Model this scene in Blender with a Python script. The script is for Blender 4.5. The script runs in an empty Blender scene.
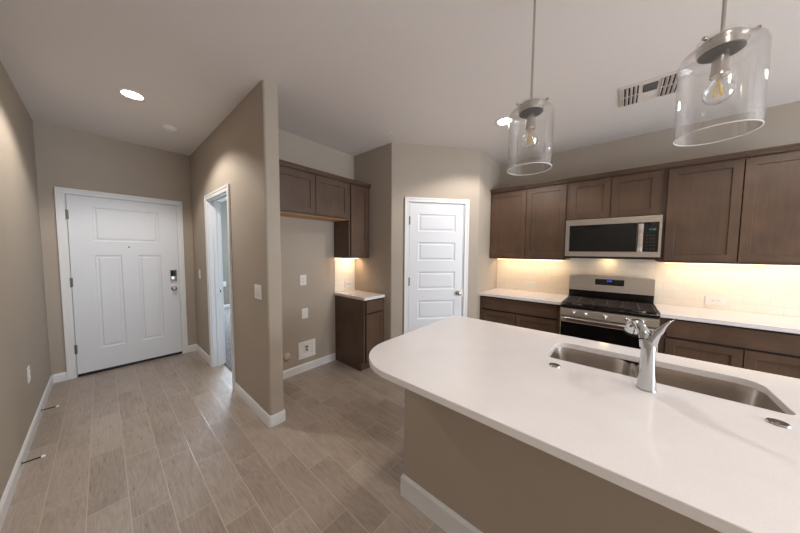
import bpy, bmesh, math, random
from mathutils import Matrix, Vector
R = math.radians
sc = bpy.context.scene
col = sc.collection
random.seed(4)

# ------------------------------------------------------------------ camera, world, daylight, exposure
YAW, PITCH, ROLL = R(49.3824), R(-3.2947), R(0.439)
F = Vector((math.sin(YAW) * math.cos(PITCH), math.cos(YAW) * math.cos(PITCH), math.sin(PITCH)))
RT = Vector((math.cos(YAW), -math.sin(YAW), 0)); UP = RT.cross(F)
R2 = math.cos(ROLL) * RT + math.sin(ROLL) * UP
U2 = -math.sin(ROLL) * RT + math.cos(ROLL) * UP
cd = bpy.data.cameras.new('camera'); cam = bpy.data.objects.new('camera', cd); col.objects.link(cam)
cam.matrix_world = Matrix(((R2.x, U2.x, -F.x, 0), (R2.y, U2.y, -F.y, 0), (R2.z, U2.z, -F.z, 1.4641), (0, 0, 0, 1)))
cd.sensor_width = 36.0; cd.lens = 255.6944 / 800 * 36.0; cd.clip_start = 0.02
sc.camera = cam

w = bpy.data.worlds.new('world'); sc.world = w; w.use_nodes = True
bg = w.node_tree.nodes['Background']; bg.inputs[0].default_value = (0.62, 0.76, 1.0, 1); bg.inputs[1].default_value = 1.2

def area_light(name, loc, aim, sx, sy, power, color):
    d = bpy.data.lights.new(name, 'AREA'); d.shape = 'RECTANGLE'; d.size = sx; d.size_y = sy
    d.energy = power; d.color = color
    o = bpy.data.objects.new(name, d); col.objects.link(o); o.location = loc
    o.rotation_euler = (Vector(aim) - Vector(loc)).to_track_quat('-Z', 'Y').to_euler()
    return o
# daylight through the big window behind the camera and through the bedroom window
area_light('living_window_daylight', (2.0, -4.44, 1.18), (2.0, 0, 1.18), 3.0, 2.0, 96, (0.88, 0.94, 1.0))
area_light('bedroom_window_daylight', (3.0, 7.42, 1.43), (1.1, 3.4, 0.5), 1.2, 1.25, 170, (0.66, 0.82, 1.0))

sc.view_settings.view_transform = 'Standard'; sc.view_settings.look = 'None'
sc.view_settings.exposure = 0.75; sc.view_settings.gamma = 1.0; sc.view_settings.use_curve_mapping = False

# ------------------------------------------------------------------ materials
def lin(c):
    return tuple((v / 255 / 12.92 if v <= 10.3 else ((v / 255 + .055) / 1.055) ** 2.4) for v in c) + (1,)

def new_mat(name):
    m = bpy.data.materials.new(name); m.use_nodes = True
    nt = m.node_tree
    return m, nt, nt.nodes['Principled BSDF']

def mat(name, rgb, rough=.5, metal=0., var=.0, scale=8., bump=0., bscale=60., coat=0., stretch=None, aniso=0., spec=None):
    m, nt, b = new_mat(name)
    b.inputs['Base Color'].default_value = lin(rgb); b.inputs['Roughness'].default_value = rough
    b.inputs['Metallic'].default_value = metal; b.inputs['Coat Weight'].default_value = coat
    b.inputs['Anisotropic'].default_value = aniso
    if spec is not None: b.inputs['Specular IOR Level'].default_value = spec
    tc = nt.nodes.new('ShaderNodeNewGeometry')
    src = tc.outputs['Position']
    if stretch:
        mp = nt.nodes.new('ShaderNodeMapping'); mp.inputs['Scale'].default_value = stretch
        nt.links.new(src, mp.inputs[0]); src = mp.outputs[0]
    if var:
        n = nt.nodes.new('ShaderNodeTexNoise'); n.inputs['Scale'].default_value = scale; n.inputs['Detail'].default_value = 5
        nt.links.new(src, n.inputs['Vector'])
        r = nt.nodes.new('ShaderNodeValToRGB')
        r.color_ramp.elements[0].position = .3; r.color_ramp.elements[1].position = .7
        c = lin(rgb)
        r.color_ramp.elements[0].color = tuple(min(1, v * (1 - var)) for v in c[:3]) + (1,)
        r.color_ramp.elements[1].color = tuple(min(1, v * (1 + var)) for v in c[:3]) + (1,)
        nt.links.new(n.outputs['Fac'], r.inputs[0]); nt.links.new(r.outputs[0], b.inputs['Base Color'])
    if bump:
        n = nt.nodes.new('ShaderNodeTexNoise'); n.inputs['Scale'].default_value = bscale; n.inputs['Detail'].default_value = 3
        nt.links.new(src, n.inputs['Vector'])
        bp = nt.nodes.new('ShaderNodeBump'); bp.inputs['Strength'].default_value = bump; bp.inputs['Distance'].default_value = .003
        nt.links.new(n.outputs['Fac'], bp.inputs['Height']); nt.links.new(bp.outputs[0], b.inputs['Normal'])
    return m

def emit_mat(name, rgb, strength):
    m, nt, b = new_mat(name)
    b.inputs['Base Color'].default_value = lin(rgb); b.inputs['Emission Color'].default_value = lin(rgb)
    b.inputs['Emission Strength'].default_value = strength
    return m

def glass_mat(name, rgb=(255, 255, 255), base=.03, edge=.6, blend=.28):
    m = bpy.data.materials.new(name); m.use_nodes = True; nt = m.node_tree
    nt.nodes.remove(nt.nodes['Principled BSDF'])
    t = nt.nodes.new('ShaderNodeBsdfTransparent'); t.inputs[0].default_value = lin(rgb)
    g = nt.nodes.new('ShaderNodeBsdfGlossy'); g.inputs['Roughness'].default_value = .03
    lw = nt.nodes.new('ShaderNodeLayerWeight'); lw.inputs[0].default_value = blend
    mr = nt.nodes.new('ShaderNodeMapRange'); mr.inputs['To Min'].default_value = base; mr.inputs['To Max'].default_value = edge
    nt.links.new(lw.outputs['Facing'], mr.inputs[0])
    mx = nt.nodes.new('ShaderNodeMixShader')
    nt.links.new(mr.outputs[0], mx.inputs[0]); nt.links.new(t.outputs[0], mx.inputs[1]); nt.links.new(g.outputs[0], mx.inputs[2])
    nt.links.new(mx.outputs[0], nt.nodes['Material Output'].inputs[0])
    return m

class NT:                                                              # tiny node-graph helper
    def __init__(s, nt): s.nt = nt
    def v(s, sock, x):
        if isinstance(x, (int, float)): sock.default_value = x
        else: s.nt.links.new(x, sock)
    def m(s, op, a, b=0., c=0.):
        n = s.nt.nodes.new('ShaderNodeMath'); n.operation = op
        for i, x in enumerate((a, b, c)): s.v(n.inputs[i], x)
        return n.outputs[0]
    def comb(s, x, y, z):
        n = s.nt.nodes.new('ShaderNodeCombineXYZ')
        for i, q in enumerate((x, y, z)): s.v(n.inputs[i], q)
        return n.outputs[0]
    def noise(s, vec, scale, detail=4, dist=0.):
        n = s.nt.nodes.new('ShaderNodeTexNoise'); n.inputs['Scale'].default_value = scale
        n.inputs['Detail'].default_value = detail; n.inputs['Distortion'].default_value = dist
        s.nt.links.new(vec, n.inputs['Vector']); return n.outputs['Fac']
    def white(s, vec):
        n = s.nt.nodes.new('ShaderNodeTexWhiteNoise'); n.noise_dimensions = '3D'
        s.nt.links.new(vec, n.inputs['Vector']); return n.outputs['Value']
    def ramp(s, fac, stops):
        n = s.nt.nodes.new('ShaderNodeValToRGB'); e = n.color_ramp.elements
        while len(e) < len(stops): e.new(.5)
        for k, (p, c) in enumerate(stops): e[k].position = p; e[k].color = lin(c)
        s.nt.links.new(fac, n.inputs[0]); return n.outputs[0]
    def mix(s, fac, a, b, mode='MIX'):
        n = s.nt.nodes.new('ShaderNodeMix'); n.data_type = 'RGBA'; n.blend_type = mode
        s.v(n.inputs[0], fac)
        for i, x in ((6, a), (7, b)):
            if isinstance(x, tuple): n.inputs[i].default_value = x
            else: s.nt.links.new(x, n.inputs[i])
        return n.outputs[2]

def plank_floor():
    m, nt, b = new_mat('wood_look_plank_tile'); N = NT(nt)
    g = nt.nodes.new('ShaderNodeNewGeometry'); sp = nt.nodes.new('ShaderNodeSeparateXYZ')
    nt.links.new(g.outputs['Position'], sp.inputs[0]); x, y = sp.outputs[0], sp.outputs[1]
    W, L = .16, .615
    rx = N.m('DIVIDE', N.m('SUBTRACT', x, .05), W); row = N.m('FLOOR', rx); fx = N.m('FRACT', rx)
    ry = N.m('DIVIDE', N.m('ADD', N.m('SUBTRACT', y, 2.56), N.m('MULTIPLY', row, .207)), L)
    cl = N.m('FLOOR', ry); fy = N.m('FRACT', ry)
    ex = N.m('MULTIPLY', N.m('MINIMUM', fx, N.m('SUBTRACT', 1., fx)), W)
    ey = N.m('MULTIPLY', N.m('MINIMUM', fy, N.m('SUBTRACT', 1., fy)), L)
    grout = N.m('LESS_THAN', N.m('MINIMUM', ex, ey), .0018)
    h = N.white(N.comb(row, cl, 3.)); h2 = N.white(N.comb(row, cl, 9.))
    off = N.m('MULTIPLY', h, 40.)
    gx = N.m('ADD', N.m('MULTIPLY', x, 9.), off); gy = N.m('ADD', N.m('MULTIPLY', y, 1.5), N.m('MULTIPLY', h2, 30.))
    v = N.comb(gx, gy, off)
    n1 = N.noise(v, 1.1, 3, 1.6)
    rings = N.m('FRACT', N.m('MULTIPLY', n1, 9.))
    rings = N.m('ABSOLUTE', N.m('SUBTRACT', rings, .5))
    fine = N.noise(N.comb(N.m('MULTIPLY', x, 130.), N.m('MULTIPLY', y, 8.), off), 1., 4)
    blot = N.noise(N.comb(N.m('MULTIPLY', x, 7.), N.m('MULTIPLY', y, 3.5), off), 1., 3)
    t = N.m('ADD', N.m('MULTIPLY', rings, .30), N.m('MULTIPLY', fine, .50))
    t = N.m('ADD', t, N.m('MULTIPLY', blot, .40)); t = N.m('ADD', t, N.m('MULTIPLY', N.m('SUBTRACT', h2, .5), .22))
    c = N.ramp(t, [(.2, (138, 123, 112)), (.55, (165, 151, 139)), (.9, (184, 171, 160))])
    c = N.mix(grout, c, lin((190, 178, 167)))
    nt.links.new(c, b.inputs['Base Color'])
    nt.links.new(N.m('ADD', N.m('MULTIPLY', fine, .14), N.m('ADD', N.m('MULTIPLY', grout, .3), .23)), b.inputs['Roughness'])
    bp = nt.nodes.new('ShaderNodeBump'); bp.inputs['Strength'].default_value = .25; bp.inputs['Distance'].default_value = .002
    nt.links.new(N.m('SUBTRACT', N.m('MULTIPLY', fine, .5), grout), bp.inputs['Height']); nt.links.new(bp.outputs[0], b.inputs['Normal'])
    return m

def wood(name, vertical=True, base=(86, 65, 50)):
    m, nt, b = new_mat(name); N = NT(nt)
    tc = nt.nodes.new('ShaderNodeNewGeometry'); sp = nt.nodes.new('ShaderNodeSeparateXYZ')
    nt.links.new(tc.outputs['Position'], sp.inputs[0]); x, y, z = sp.outputs
    k = 30. if vertical else 2.5; kz = 2.5 if vertical else 40.
    v = N.comb(N.m('MULTIPLY', x, k), N.m('MULTIPLY', y, k), N.m('MULTIPLY', z, kz))
    grain = N.noise(v, 1.5, 5, .4)
    blot = N.noise(tc.outputs['Position'], 5.5, 3)
    t = N.m('ADD', N.m('MULTIPLY', grain, .38), N.m('MULTIPLY', blot, .66))
    d = tuple(int(q * .84) for q in base); l = tuple(min(255, int(q * 1.16)) for q in base)
    c = N.ramp(t, [(.3, d), (.52, base), (.75, l)])
    nt.links.new(c, b.inputs['Base Color']); b.inputs['Roughness'].default_value = .42
    bp = nt.nodes.new('ShaderNodeBump'); bp.inputs['Strength'].default_value = .08; bp.inputs['Distance'].default_value = .001
    nt.links.new(grain, bp.inputs['Height']); nt.links.new(bp.outputs[0], b.inputs['Normal'])
    return m

def subway(name):
    m, nt, b = new_mat(name); N = NT(nt)
    g = nt.nodes.new('ShaderNodeNewGeometry'); sp = nt.nodes.new('ShaderNodeSeparateXYZ')
    nt.links.new(g.outputs['Position'], sp.inputs[0]); x, y, z = sp.outputs
    u = N.m('ADD', x, y)
    br = nt.nodes.new('ShaderNodeTexBrick'); br.offset = .5
    br.inputs['Scale'].default_value = 1.; br.inputs['Brick Width'].default_value = .152; br.inputs['Row Height'].default_value = .076
    br.inputs['Mortar Size'].default_value = .0016; br.inputs['Mortar Smooth'].default_value = .15
    br.inputs['Color1'].default_value = lin((238, 231, 218)); br.inputs['Color2'].default_value = lin((234, 227, 214))
    br.inputs['Mortar'].default_value = lin((218, 211, 200))
    nt.links.new(N.comb(u, N.m('SUBTRACT', z, .919), 0.), br.inputs['Vector'])
    nt.links.new(br.outputs['Color'], b.inputs['Base Color']); b.inputs['Roughness'].default_value = .18
    bp = nt.nodes.new('ShaderNodeBump'); bp.inputs['Strength'].default_value = .4; bp.inputs['Distance'].default_value = .002; bp.invert = True
    nt.links.new(br.outputs['Fac'], bp.inputs['Height']); nt.links.new(bp.outputs[0], b.inputs['Normal'])
    return m

def quartz():
    m, nt, b = new_mat('white_quartz'); N = NT(nt)
    g = nt.nodes.new('ShaderNodeNewGeometry'); p = g.outputs['Position']
    sp_ = N.noise(p, 900., 2); cloud = N.noise(p, 5., 4, .6)
    t = N.m('ADD', N.m('MULTIPLY', sp_, .8), N.m('MULTIPLY', cloud, .2))
    nt.links.new(N.ramp(t, [(.3, (214, 209, 208)), (.5, (228, 223, 222)), (.7, (236, 232, 231))]), b.inputs['Base Color'])
    b.inputs['Roughness'].default_value = .14
    return m

def steel(name, rgb=(196, 192, 188), rough=.3, horiz=True):
    m, nt, b = new_mat(name); N = NT(nt)
    g = nt.nodes.new('ShaderNodeNewGeometry'); sp = nt.nodes.new('ShaderNodeSeparateXYZ')
    nt.links.new(g.outputs['Position'], sp.inputs[0]); x, y, z = sp.outputs
    v = N.comb(N.m('MULTIPLY', x, 6.), N.m('MULTIPLY', y, 6.), N.m('MULTIPLY', z, 900.)) if horiz else \
        N.comb(N.m('MULTIPLY', x, 60.), N.m('MULTIPLY', y, 60.), N.m('MULTIPLY', z, 1.))
    n = N.noise(v, 1., 3)
    b.inputs['Base Color'].default_value = lin(rgb); b.inputs['Metallic'].default_value = 1.
    nt.links.new(N.m('ADD', N.m('MULTIPLY', n, .05), rough - .025), b.inputs['Roughness'])
    return m

M = dict(
    wall=mat('greige_wall_paint', (173, 161, 147), .75, var=.02, scale=2.5, bump=.22, bscale=170),
    ceil=mat('ceiling_paint', (226, 220, 216), .85, bump=.25, bscale=130),
    bedwall=mat('bedroom_paint', (150, 147, 136), .8, bump=.15, bscale=150),
    trim=mat('white_trim_paint', (226, 226, 226), .35, bump=.02, bscale=40),
    door=mat('white_door_paint', (222, 224, 228), .38, bump=.05, bscale=90),
    floor=plank_floor(),
    carpet=mat('speckled_carpet', (104, 98, 94), 1., var=.75, scale=55, bump=1., bscale=320),
    wood=wood('stained_maple_vertical'), woodh=wood('stained_maple_horizontal', False),
    gap=mat('shadow_gap_wood', (40, 30, 25), .7),
    raw=mat('unfinished_light_wood', (196, 150, 104), .6, var=.1, scale=12, stretch=(2, 20, 20)),
    quartz=quartz(), tile=subway('white_subway_tile'),
    steel=steel('brushed_stainless', (205, 198, 191), .28),
    hsteel=mat('polished_steel', (225, 222, 218), .16, 1., bump=.01, bscale=30),
    sink=mat('sink_stainless', (200, 192, 185), .27, 1., bump=.012, bscale=3, stretch=(9, 9, .4)),
    chrome=mat('polished_chrome', (200, 203, 206), .07, 1., bump=.01, bscale=20),
    nickel=mat('brushed_nickel', (192, 186, 178), .27, 1., bump=.03, bscale=200),
    dnickel=mat('dark_or_shaded_nickel', (40, 37, 35), .5, 1., bump=.03, bscale=150),
    black=mat('black_enamel', (14, 13, 13), .22, bump=.02, bscale=80),
    iron=mat('cast_iron', (56, 46, 40), .4, bump=.3, bscale=220),
    bglass=mat('black_glass', (9, 10, 11), .06, bump=.005, bscale=10),
    dark=mat('dark_slot', (22, 21, 20), .8, bump=.05),
    plate=mat('white_plastic', (232, 230, 226), .35, bump=.02, bscale=60),
    beige=mat('beige_plastic', (196, 184, 166), .5, bump=.04, bscale=60),
    rubber=mat('white_rubber', (225, 222, 215), .6, bump=.05),
    brass=mat('brass_burner', (190, 150, 80), .3, 1., bump=.02),
    keyink=mat('dim_grey_print', (40, 42, 44), .5, bump=.01),
    ventp=mat('register_paint', (222, 214, 208), .5, bump=.02, bscale=60),
    cream=mat('cream_plastic', (232, 222, 200), .5, bump=.02, bscale=60),
    hingem=mat('shaded_hinge_metal', (120, 114, 108), .4, 1., bump=.02, bscale=120),  # metal colour darkened to carry the shade on the hinges
    slot=mat('grey_slot', (120, 117, 113), .6, bump=.02),
    glass=glass_mat('clear_glass', base=.04, edge=.95, blend=.17),
    rim=mat('painted_bright_glass_edge', (205, 208, 212), .12, bump=.01),  # pale colour stands in for light gathered in the clear glass rim
    bulbglass=glass_mat('clear_bulb_glass', base=.06, edge=.75),
    pane=glass_mat('window_glass', base=.04, edge=.4),
    filament=mat('yellow_filament', (226, 196, 110), .5, bump=.02),
    lamp=emit_mat('led_lens', (255, 240, 218), 14.),
    strip=emit_mat('warm_led_strip', (255, 220, 165), 5.),
    clockb=emit_mat('blue_clock_digits', (70, 110, 255), .7),
    clockc=emit_mat('cyan_clock_digits', (50, 140, 160), .2),
)

# ------------------------------------------------------------------ mesh helpers
def frame(origin, U, N_):
    U = Vector(U).normalized(); N_ = Vector(N_).normalized(); V = Vector((0, 0, 1)); o = Vector(origin)
    return Matrix(((U.x, V.x, N_.x, o.x), (U.y, V.y, N_.y, o.y), (U.z, V.z, N_.z, o.z), (0, 0, 0, 1)))

class MB:
    def __init__(s, xf=None): s.bm = bmesh.new(); s.xf = xf or Matrix()
    def _add(s, vs, fs):
        vv = [s.bm.verts.new(s.xf @ Vector(v)) for v in vs]; out = []
        for f in fs:
            try: out.append(s.bm.faces.new([vv[i] for i in f]))
            except ValueError: pass
        return vv, out
    def box(s, x0, x1, y0, y1, z0, z1, bev=0., seg=1):
        x0, x1 = sorted((x0, x1)); y0, y1 = sorted((y0, y1)); z0, z1 = sorted((z0, z1))
        vs = [(x, y, z) for x in (x0, x1) for y in (y0, y1) for z in (z0, z1)]
        vv, ff = s._add(vs, [(0, 1, 3, 2), (4, 6, 7, 5), (0, 4, 5, 1), (2, 3, 7, 6), (0, 2, 6, 4), (1, 5, 7, 3)])
        if bev:
            es = list({e for f in ff for e in f.edges})
            bmesh.ops.bevel(s.bm, geom=es, offset=bev, segments=seg, affect='EDGES', profile=.5)
        return s
    def prism(s, poly, z0, z1, bev=0., seg=1):
        n = len(poly)
        vs = [(x, y, z0) for x, y in poly] + [(x, y, z1) for x, y in poly]
        vv, ff = s._add(vs, [tuple(range(n))[::-1], tuple(range(n, 2 * n))] + [(i, (i + 1) % n, n + (i + 1) % n, n + i) for i in range(n)])
        if bev:
            es = [e for e in ff[1].edges] + [e for e in ff[0].edges]
            bmesh.ops.bevel(s.bm, geom=es, offset=bev, segments=seg, affect='EDGES', profile=.5)
        return s
    def rings(s, rr, close0=True, close1=True, loop=False):
        n = len(rr[0]); vs = [p for r in rr for p in r]; fs = []
        k = len(rr)
        for i in range(k if loop else k - 1):
            a, b = i * n, ((i + 1) % k) * n
            for j in range(n): fs.append((a + j, a + (j + 1) % n, b + (j + 1) % n, b + j))
        if not loop:
            if close0: fs.append(tuple(range(n))[::-1])
            if close1: fs.append(tuple(range((k - 1) * n, k * n)))
        s._add(vs, fs); return s
    def lathe(s, prof, c=(0, 0, 0), axis='z', seg=32, sx=1., sy=1., loop=False, c0=True, c1=True):
        rr = []
        for r, h in prof:
            ring = []
            for j in range(seg):
                a = 2 * math.pi * j / seg; p, q = r * math.cos(a) * sx, r * math.sin(a) * sy
                if axis == 'z': v = (c[0] + p, c[1] + q, c[2] + h)
                elif axis == 'x': v = (c[0] + h, c[1] + p, c[2] + q)
                else: v = (c[0] + q, c[1] + h, c[2] + p)
                ring.append(v)
            rr.append(ring)
        return s.rings(rr, c0, c1, loop)
    def tube(s, pts, rad, seg=14, flat=None):
        pts = [Vector(p) for p in pts]; rr = []; up = Vector((0.13, .21, .97)).normalized()
        if not isinstance(rad, (list, tuple)): rad = [rad] * len(pts)
        for i, p in enumerate(pts):
            t = (pts[min(i + 1, len(pts) - 1)] - pts[max(i - 1, 0)]).normalized()
            a = t.cross(up)
            if a.length < 1e-3: a = t.cross(Vector((1, 0, 0)))
            a.normalize(); b = a.cross(t); f = flat[i] if flat else 1.
            rr.append([tuple(p + (a * math.cos(q) * rad[i] + b * math.sin(q) * rad[i] * f)) for q in (2 * math.pi * j / seg for j in range(seg))])
        return s.rings(rr)
    def panel(s, w, h, t, panels=(), rings=((.0, .0), (.001, -.007)), u0=0., v0=0., n0=0.):
        """slab u0..u0+w, v0..v0+h, back at n0, face at n0+t, with moulded panels cut in its face"""
        us = sorted({0., w} | {q for p in panels for q in (p[0], p[2])}); vs_ = sorted({0., h} | {q for p in panels for q in (p[1], p[3])})
        P = lambda u, v, n: (u0 + u, v0 + v, n0 + n)
        for i in range(len(us) - 1):
            for j in range(len(vs_) - 1):
                cu, cv = (us[i] + us[i + 1]) / 2, (vs_[j] + vs_[j + 1]) / 2
                if any(p[0] < cu < p[2] and p[1] < cv < p[3] for p in panels): continue
                s._add([P(us[i], vs_[j], t), P(us[i + 1], vs_[j], t), P(us[i + 1], vs_[j + 1], t), P(us[i], vs_[j + 1], t)], [(0, 1, 2, 3)])
        for p in panels:
            rr = [[P(p[0] + d, p[1] + d, t + z), P(p[2] - d, p[1] + d, t + z), P(p[2] - d, p[3] - d, t + z), P(p[0] + d, p[3] - d, t + z)] for d, z in rings]
            s.rings(rr, False, True)
        s._add([P(0, 0, 0), P(w, 0, 0), P(w, h, 0), P(0, h, 0), P(0, 0, t), P(w, 0, t), P(w, h, t), P(0, h, t)],
               [(3, 2, 1, 0), (0, 1, 5, 4), (1, 2, 6, 5), (2, 3, 7, 6), (3, 0, 4, 7)])
        bmesh.ops.remove_doubles(s.bm, verts=s.bm.verts, dist=1e-5)
        return s
    def build(s, name, m, parent=None, smooth=False, keep_normals=False):
        bm = s.bm
        if not keep_normals: bmesh.ops.recalc_face_normals(bm, faces=bm.faces)
        if parent is None:
            xs = [v.co for v in bm.verts]
            o0 = Vector(((min(v.x for v in xs) + max(v.x for v in xs)) / 2, (min(v.y for v in xs) + max(v.y for v in xs)) / 2, min(v.z for v in xs)))
            inv = Matrix.Translation(-o0)
        else:
            r = parent
            while r.parent: r = r.parent
            inv = base_mx[r.name].inverted(); o0 = Vector()
        bm.transform(inv)
        me = bpy.data.meshes.new(name); bm.to_mesh(me); bm.free()
        me.materials.append(M[m])
        if smooth:
            for p in me.polygons: p.use_smooth = True
            me.set_sharp_from_angle(angle=R(38))
        o = bpy.data.objects.new(name, me); col.objects.link(o); o.location = o0
        if parent is None: base_mx[o.name] = Matrix.Translation(o0)
        else: o.parent = parent
        return o
base_mx = {}

def thing(name, label, cat, loc=(0, 0, 0), rz=0., group=None, kind=None):
    o = bpy.data.objects.new(name, None); col.objects.link(o)
    o.location = loc; o.rotation_euler = (0, 0, rz); o.empty_display_size = .1
    base_mx[o.name] = Matrix.Translation(Vector(loc)) @ Matrix.Rotation(rz, 4, 'Z')
    if kind: o['kind'] = kind
    o['label'] = label; o['category'] = cat
    if group: o['group'] = group
    return o
def tag(o, label, cat, group=None):
    o['label'] = label; o['category'] = cat
    if group: o['group'] = group
    return o
def struct(o, label=None, cat=None):
    o['kind'] = 'structure'
    if label: o['label'] = label; o['category'] = cat
    return o
def copy_tree(o, parent=None):
    c = o.copy(); col.objects.link(c)
    if parent: c.parent = parent
    for ch in list(o.children): copy_tree(ch, c)
    return c
def dup(o, loc, label, rz=None):
    c = copy_tree(o); c.location = loc
    if rz is not None: c.rotation_euler = (0, 0, rz)
    c['label'] = label
    return c
def arc(cx, cy, r, a0, a1, n=8):
    return [(cx + r * math.cos(R(a0 + (a1 - a0) * i / n)), cy + r * math.sin(R(a0 + (a1 - a0) * i / n))) for i in range(n + 1)]
def rrect(x0, x1, y0, y1, r, n=6):
    return arc(x1 - r, y0 + r, r, -90, 0, n) + arc(x1 - r, y1 - r, r, 0, 90, n) + arc(x0 + r, y1 - r, r, 90, 180, n) + arc(x0 + r, y0 + r, r, 180, 270, n)
def sink_rect(x0, x1, y0, y1, rf, rb_, n=8):
    return arc(x1 - rb_, y0 + rb_, rb_, -90, 0, n) + arc(x1 - rb_, y1 - rb_, rb_, 0, 90, n) + arc(x0 + rf, y1 - rf, rf, 90, 180, n) + arc(x0 + rf, y0 + rf, rf, 180, 270, n)
def fillet(a, p, b, r, n=6):
    """points rounding the corner p between a and b"""
    a, p, b = Vector(a), Vector(p), Vector(b); d1 = (a - p).normalized(); d2 = (b - p).normalized()
    half = d1.angle(d2) / 2; t = r / math.tan(half); c = p + (d1 + d2).normalized() * (r / math.sin(half))
    s0 = p + d1 * t - c; s1 = p + d2 * t - c; out = []
    for i in range(n + 1):
        v = s0.lerp(s1, i / n); v = v.normalized() * r; out.append(tuple(c + v))
    return out

# ------------------------------------------------------------------ setting
H = 2.784
XL, YD, XP1, XP2, YP, YA, XPL = -.4113, 4.6475, .8582, .9786, 2.1404, 2.8616, 2.3383
YC1, XC2, YC2, XR = 2.1506, 3.2344, 1.4215, 3.9537
YB = -4.5
YBR = 7.5                                                             # far wall of the carpeted room
DD = Vector((XC2 - XPL, YC2 - YC1)).normalized(); NI = Vector((-DD.y, DD.x))       # pantry wall direction, and away from the kitchen
struct(MB().box(XL - .12, XR + .12, YB - .12, YBR + .12, -.1, 0).build('floor', 'floor'))
struct(MB().box(XP2 - .004, XR, YA + .115, YBR, 0, .012).build('carpet', 'carpet'), 'speckled grey carpet beyond the open doorway', 'carpet')
struct(MB().box(XL - .12, XR + .12, YB - .12, YBR + .12, H, H + .12).build('ceiling', 'ceil'))
struct(MB().box(XL - .12, XL, YB - .12, YD + .12, 0, H).build('wall_left', 'wall'))
# front wall: entry door opening, bedroom window opening
fw = MB(); y0, y1 = YD, YD + .12
fw.box(XL, -.25, y0, y1, 0, H).box(-.25, .708, y0, y1, 2.088, H).box(.708, XP2, y0, y1, 0, H)
struct(fw.build('wall_front', 'wall'))
bw = MB(); y0, y1 = YBR, YBR + .12
bw.box(XP2, 2.35, y0, y1, 0, H).box(2.35, 3.65, y0, y1, 0, .75).box(2.35, 3.65, y0, y1, 2.1, H).box(3.65, XR + .12, y0, y1, 0, H)
struct(bw.build('wall_bedroom', 'bedwall'))
struct(MB().box(XP1, XP2, YD + .12, YBR + .12, 0, H).build('wall_bedroom_left', 'bedwall'))
struct(MB().box(XR, XR + .12, YD, YBR, 0, H).build('wall_bedroom_right', 'bedwall'))
# partition between the hall and the alcove, with rounded end corners and the bedroom doorway
pw = MB(); rb = .02
pw.prism([(XP1, 3.022)] + arc(XP1 + rb, YP + rb, rb, 180, 270, 6) + arc(XP2 - rb, YP + rb, rb, 270, 360, 6) + [(XP2, 3.022)], 0, H)
pw.box(XP1, XP2, 3.022, 3.828, 2.078, H).box(XP1, XP2, 3.828, YD, 0, H)
struct(pw.build('wall_partition', 'wall', smooth=True))
struct(MB().box(XP2, XPL + .115, YA, YA + .115, 0, H).build('wall_alcove', 'wall'))
# pantry walls: short alcove side, diagonal wall with the door, short return to the range wall
def pt(s, n=0.): v = Vector((XPL, YC1)) + DD * s + NI * n; return (v.x, v.y)
T = .115
k1 = (XPL + T - (XPL + NI.x * T)) / DD.x; i1 = pt(k1, T)
k2 = ((YC2 + T) - (YC1 + NI.y * T)) / DD.y; i2 = pt(k2, T)
SL = math.hypot(XC2 - XPL, YC2 - YC1)
pa = MB()
pa.prism([(XPL + T, YA), (XPL, YA)] + fillet((XPL, YA), (XPL, YC1), pt(SL), .025) + [pt(.208), pt(.208, T), i1], 0, H)
pa.prism([pt(.208), pt(.962), pt(.962, T), pt(.208, T)], 2.1, H)
pa.prism([pt(.962)] + fillet(pt(0), (XC2, YC2), (XR, YC2), .025) + [(XR, YC2), (XR, YC2 + T), i2, pt(.962, T)], 0, H)
struct(pa.build('wall_pantry', 'wall', smooth=True))
struct(MB().box(XR, XR + .12, YB - .12, YD, 0, H).build('wall_right', 'wall'))
bk = MB(); bk.box(XL, .4, YB - .12, YB, 0, H).box(3.6, XR, YB - .12, YB, 0, H).box(.4, 3.6, YB - .12, YB, 2.35, H).box(.4, 3.6, YB - .12, YB, 0, .12)
struct(bk.build('wall_back', 'wall'))
def window(name, x0, x1, z0, z1, y, label):
    t = thing(name, label, 'window', ((x0 + x1) / 2, y, z0), kind='structure')
    f = MB(); q = .05; ya, yb = y - .03, y + .03
    f.box(x0, x0 + q, ya, yb, z0, z1).box(x1 - q, x1, ya, yb, z0, z1).box(x0 + q, x1 - q, ya, yb, z0, z0 + q).box(x0 + q, x1 - q, ya, yb, z1 - q, z1)
    xm = (x0 + x1) / 2; f.box(xm - .025, xm + .025, ya, yb, z0 + q, z1 - q)
    f.build('window_frame', 'trim', t)
    MB().box(x0 + q, xm - .025, y - .004, y + .004, z0 + q, z1 - q).build('pane', 'pane', t)
    MB().box(xm + .025, x1 - q, y - .004, y + .004, z0 + q, z1 - q).build('pane', 'pane', t)
window('window_1', 2.35, 3.65, .75, 2.1, YBR + .07, 'white framed bedroom window beyond the doorway')
window('window_2', .4, 3.6, .12, 2.35, YB - .06, 'wide white framed window behind the kitchen')

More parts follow.
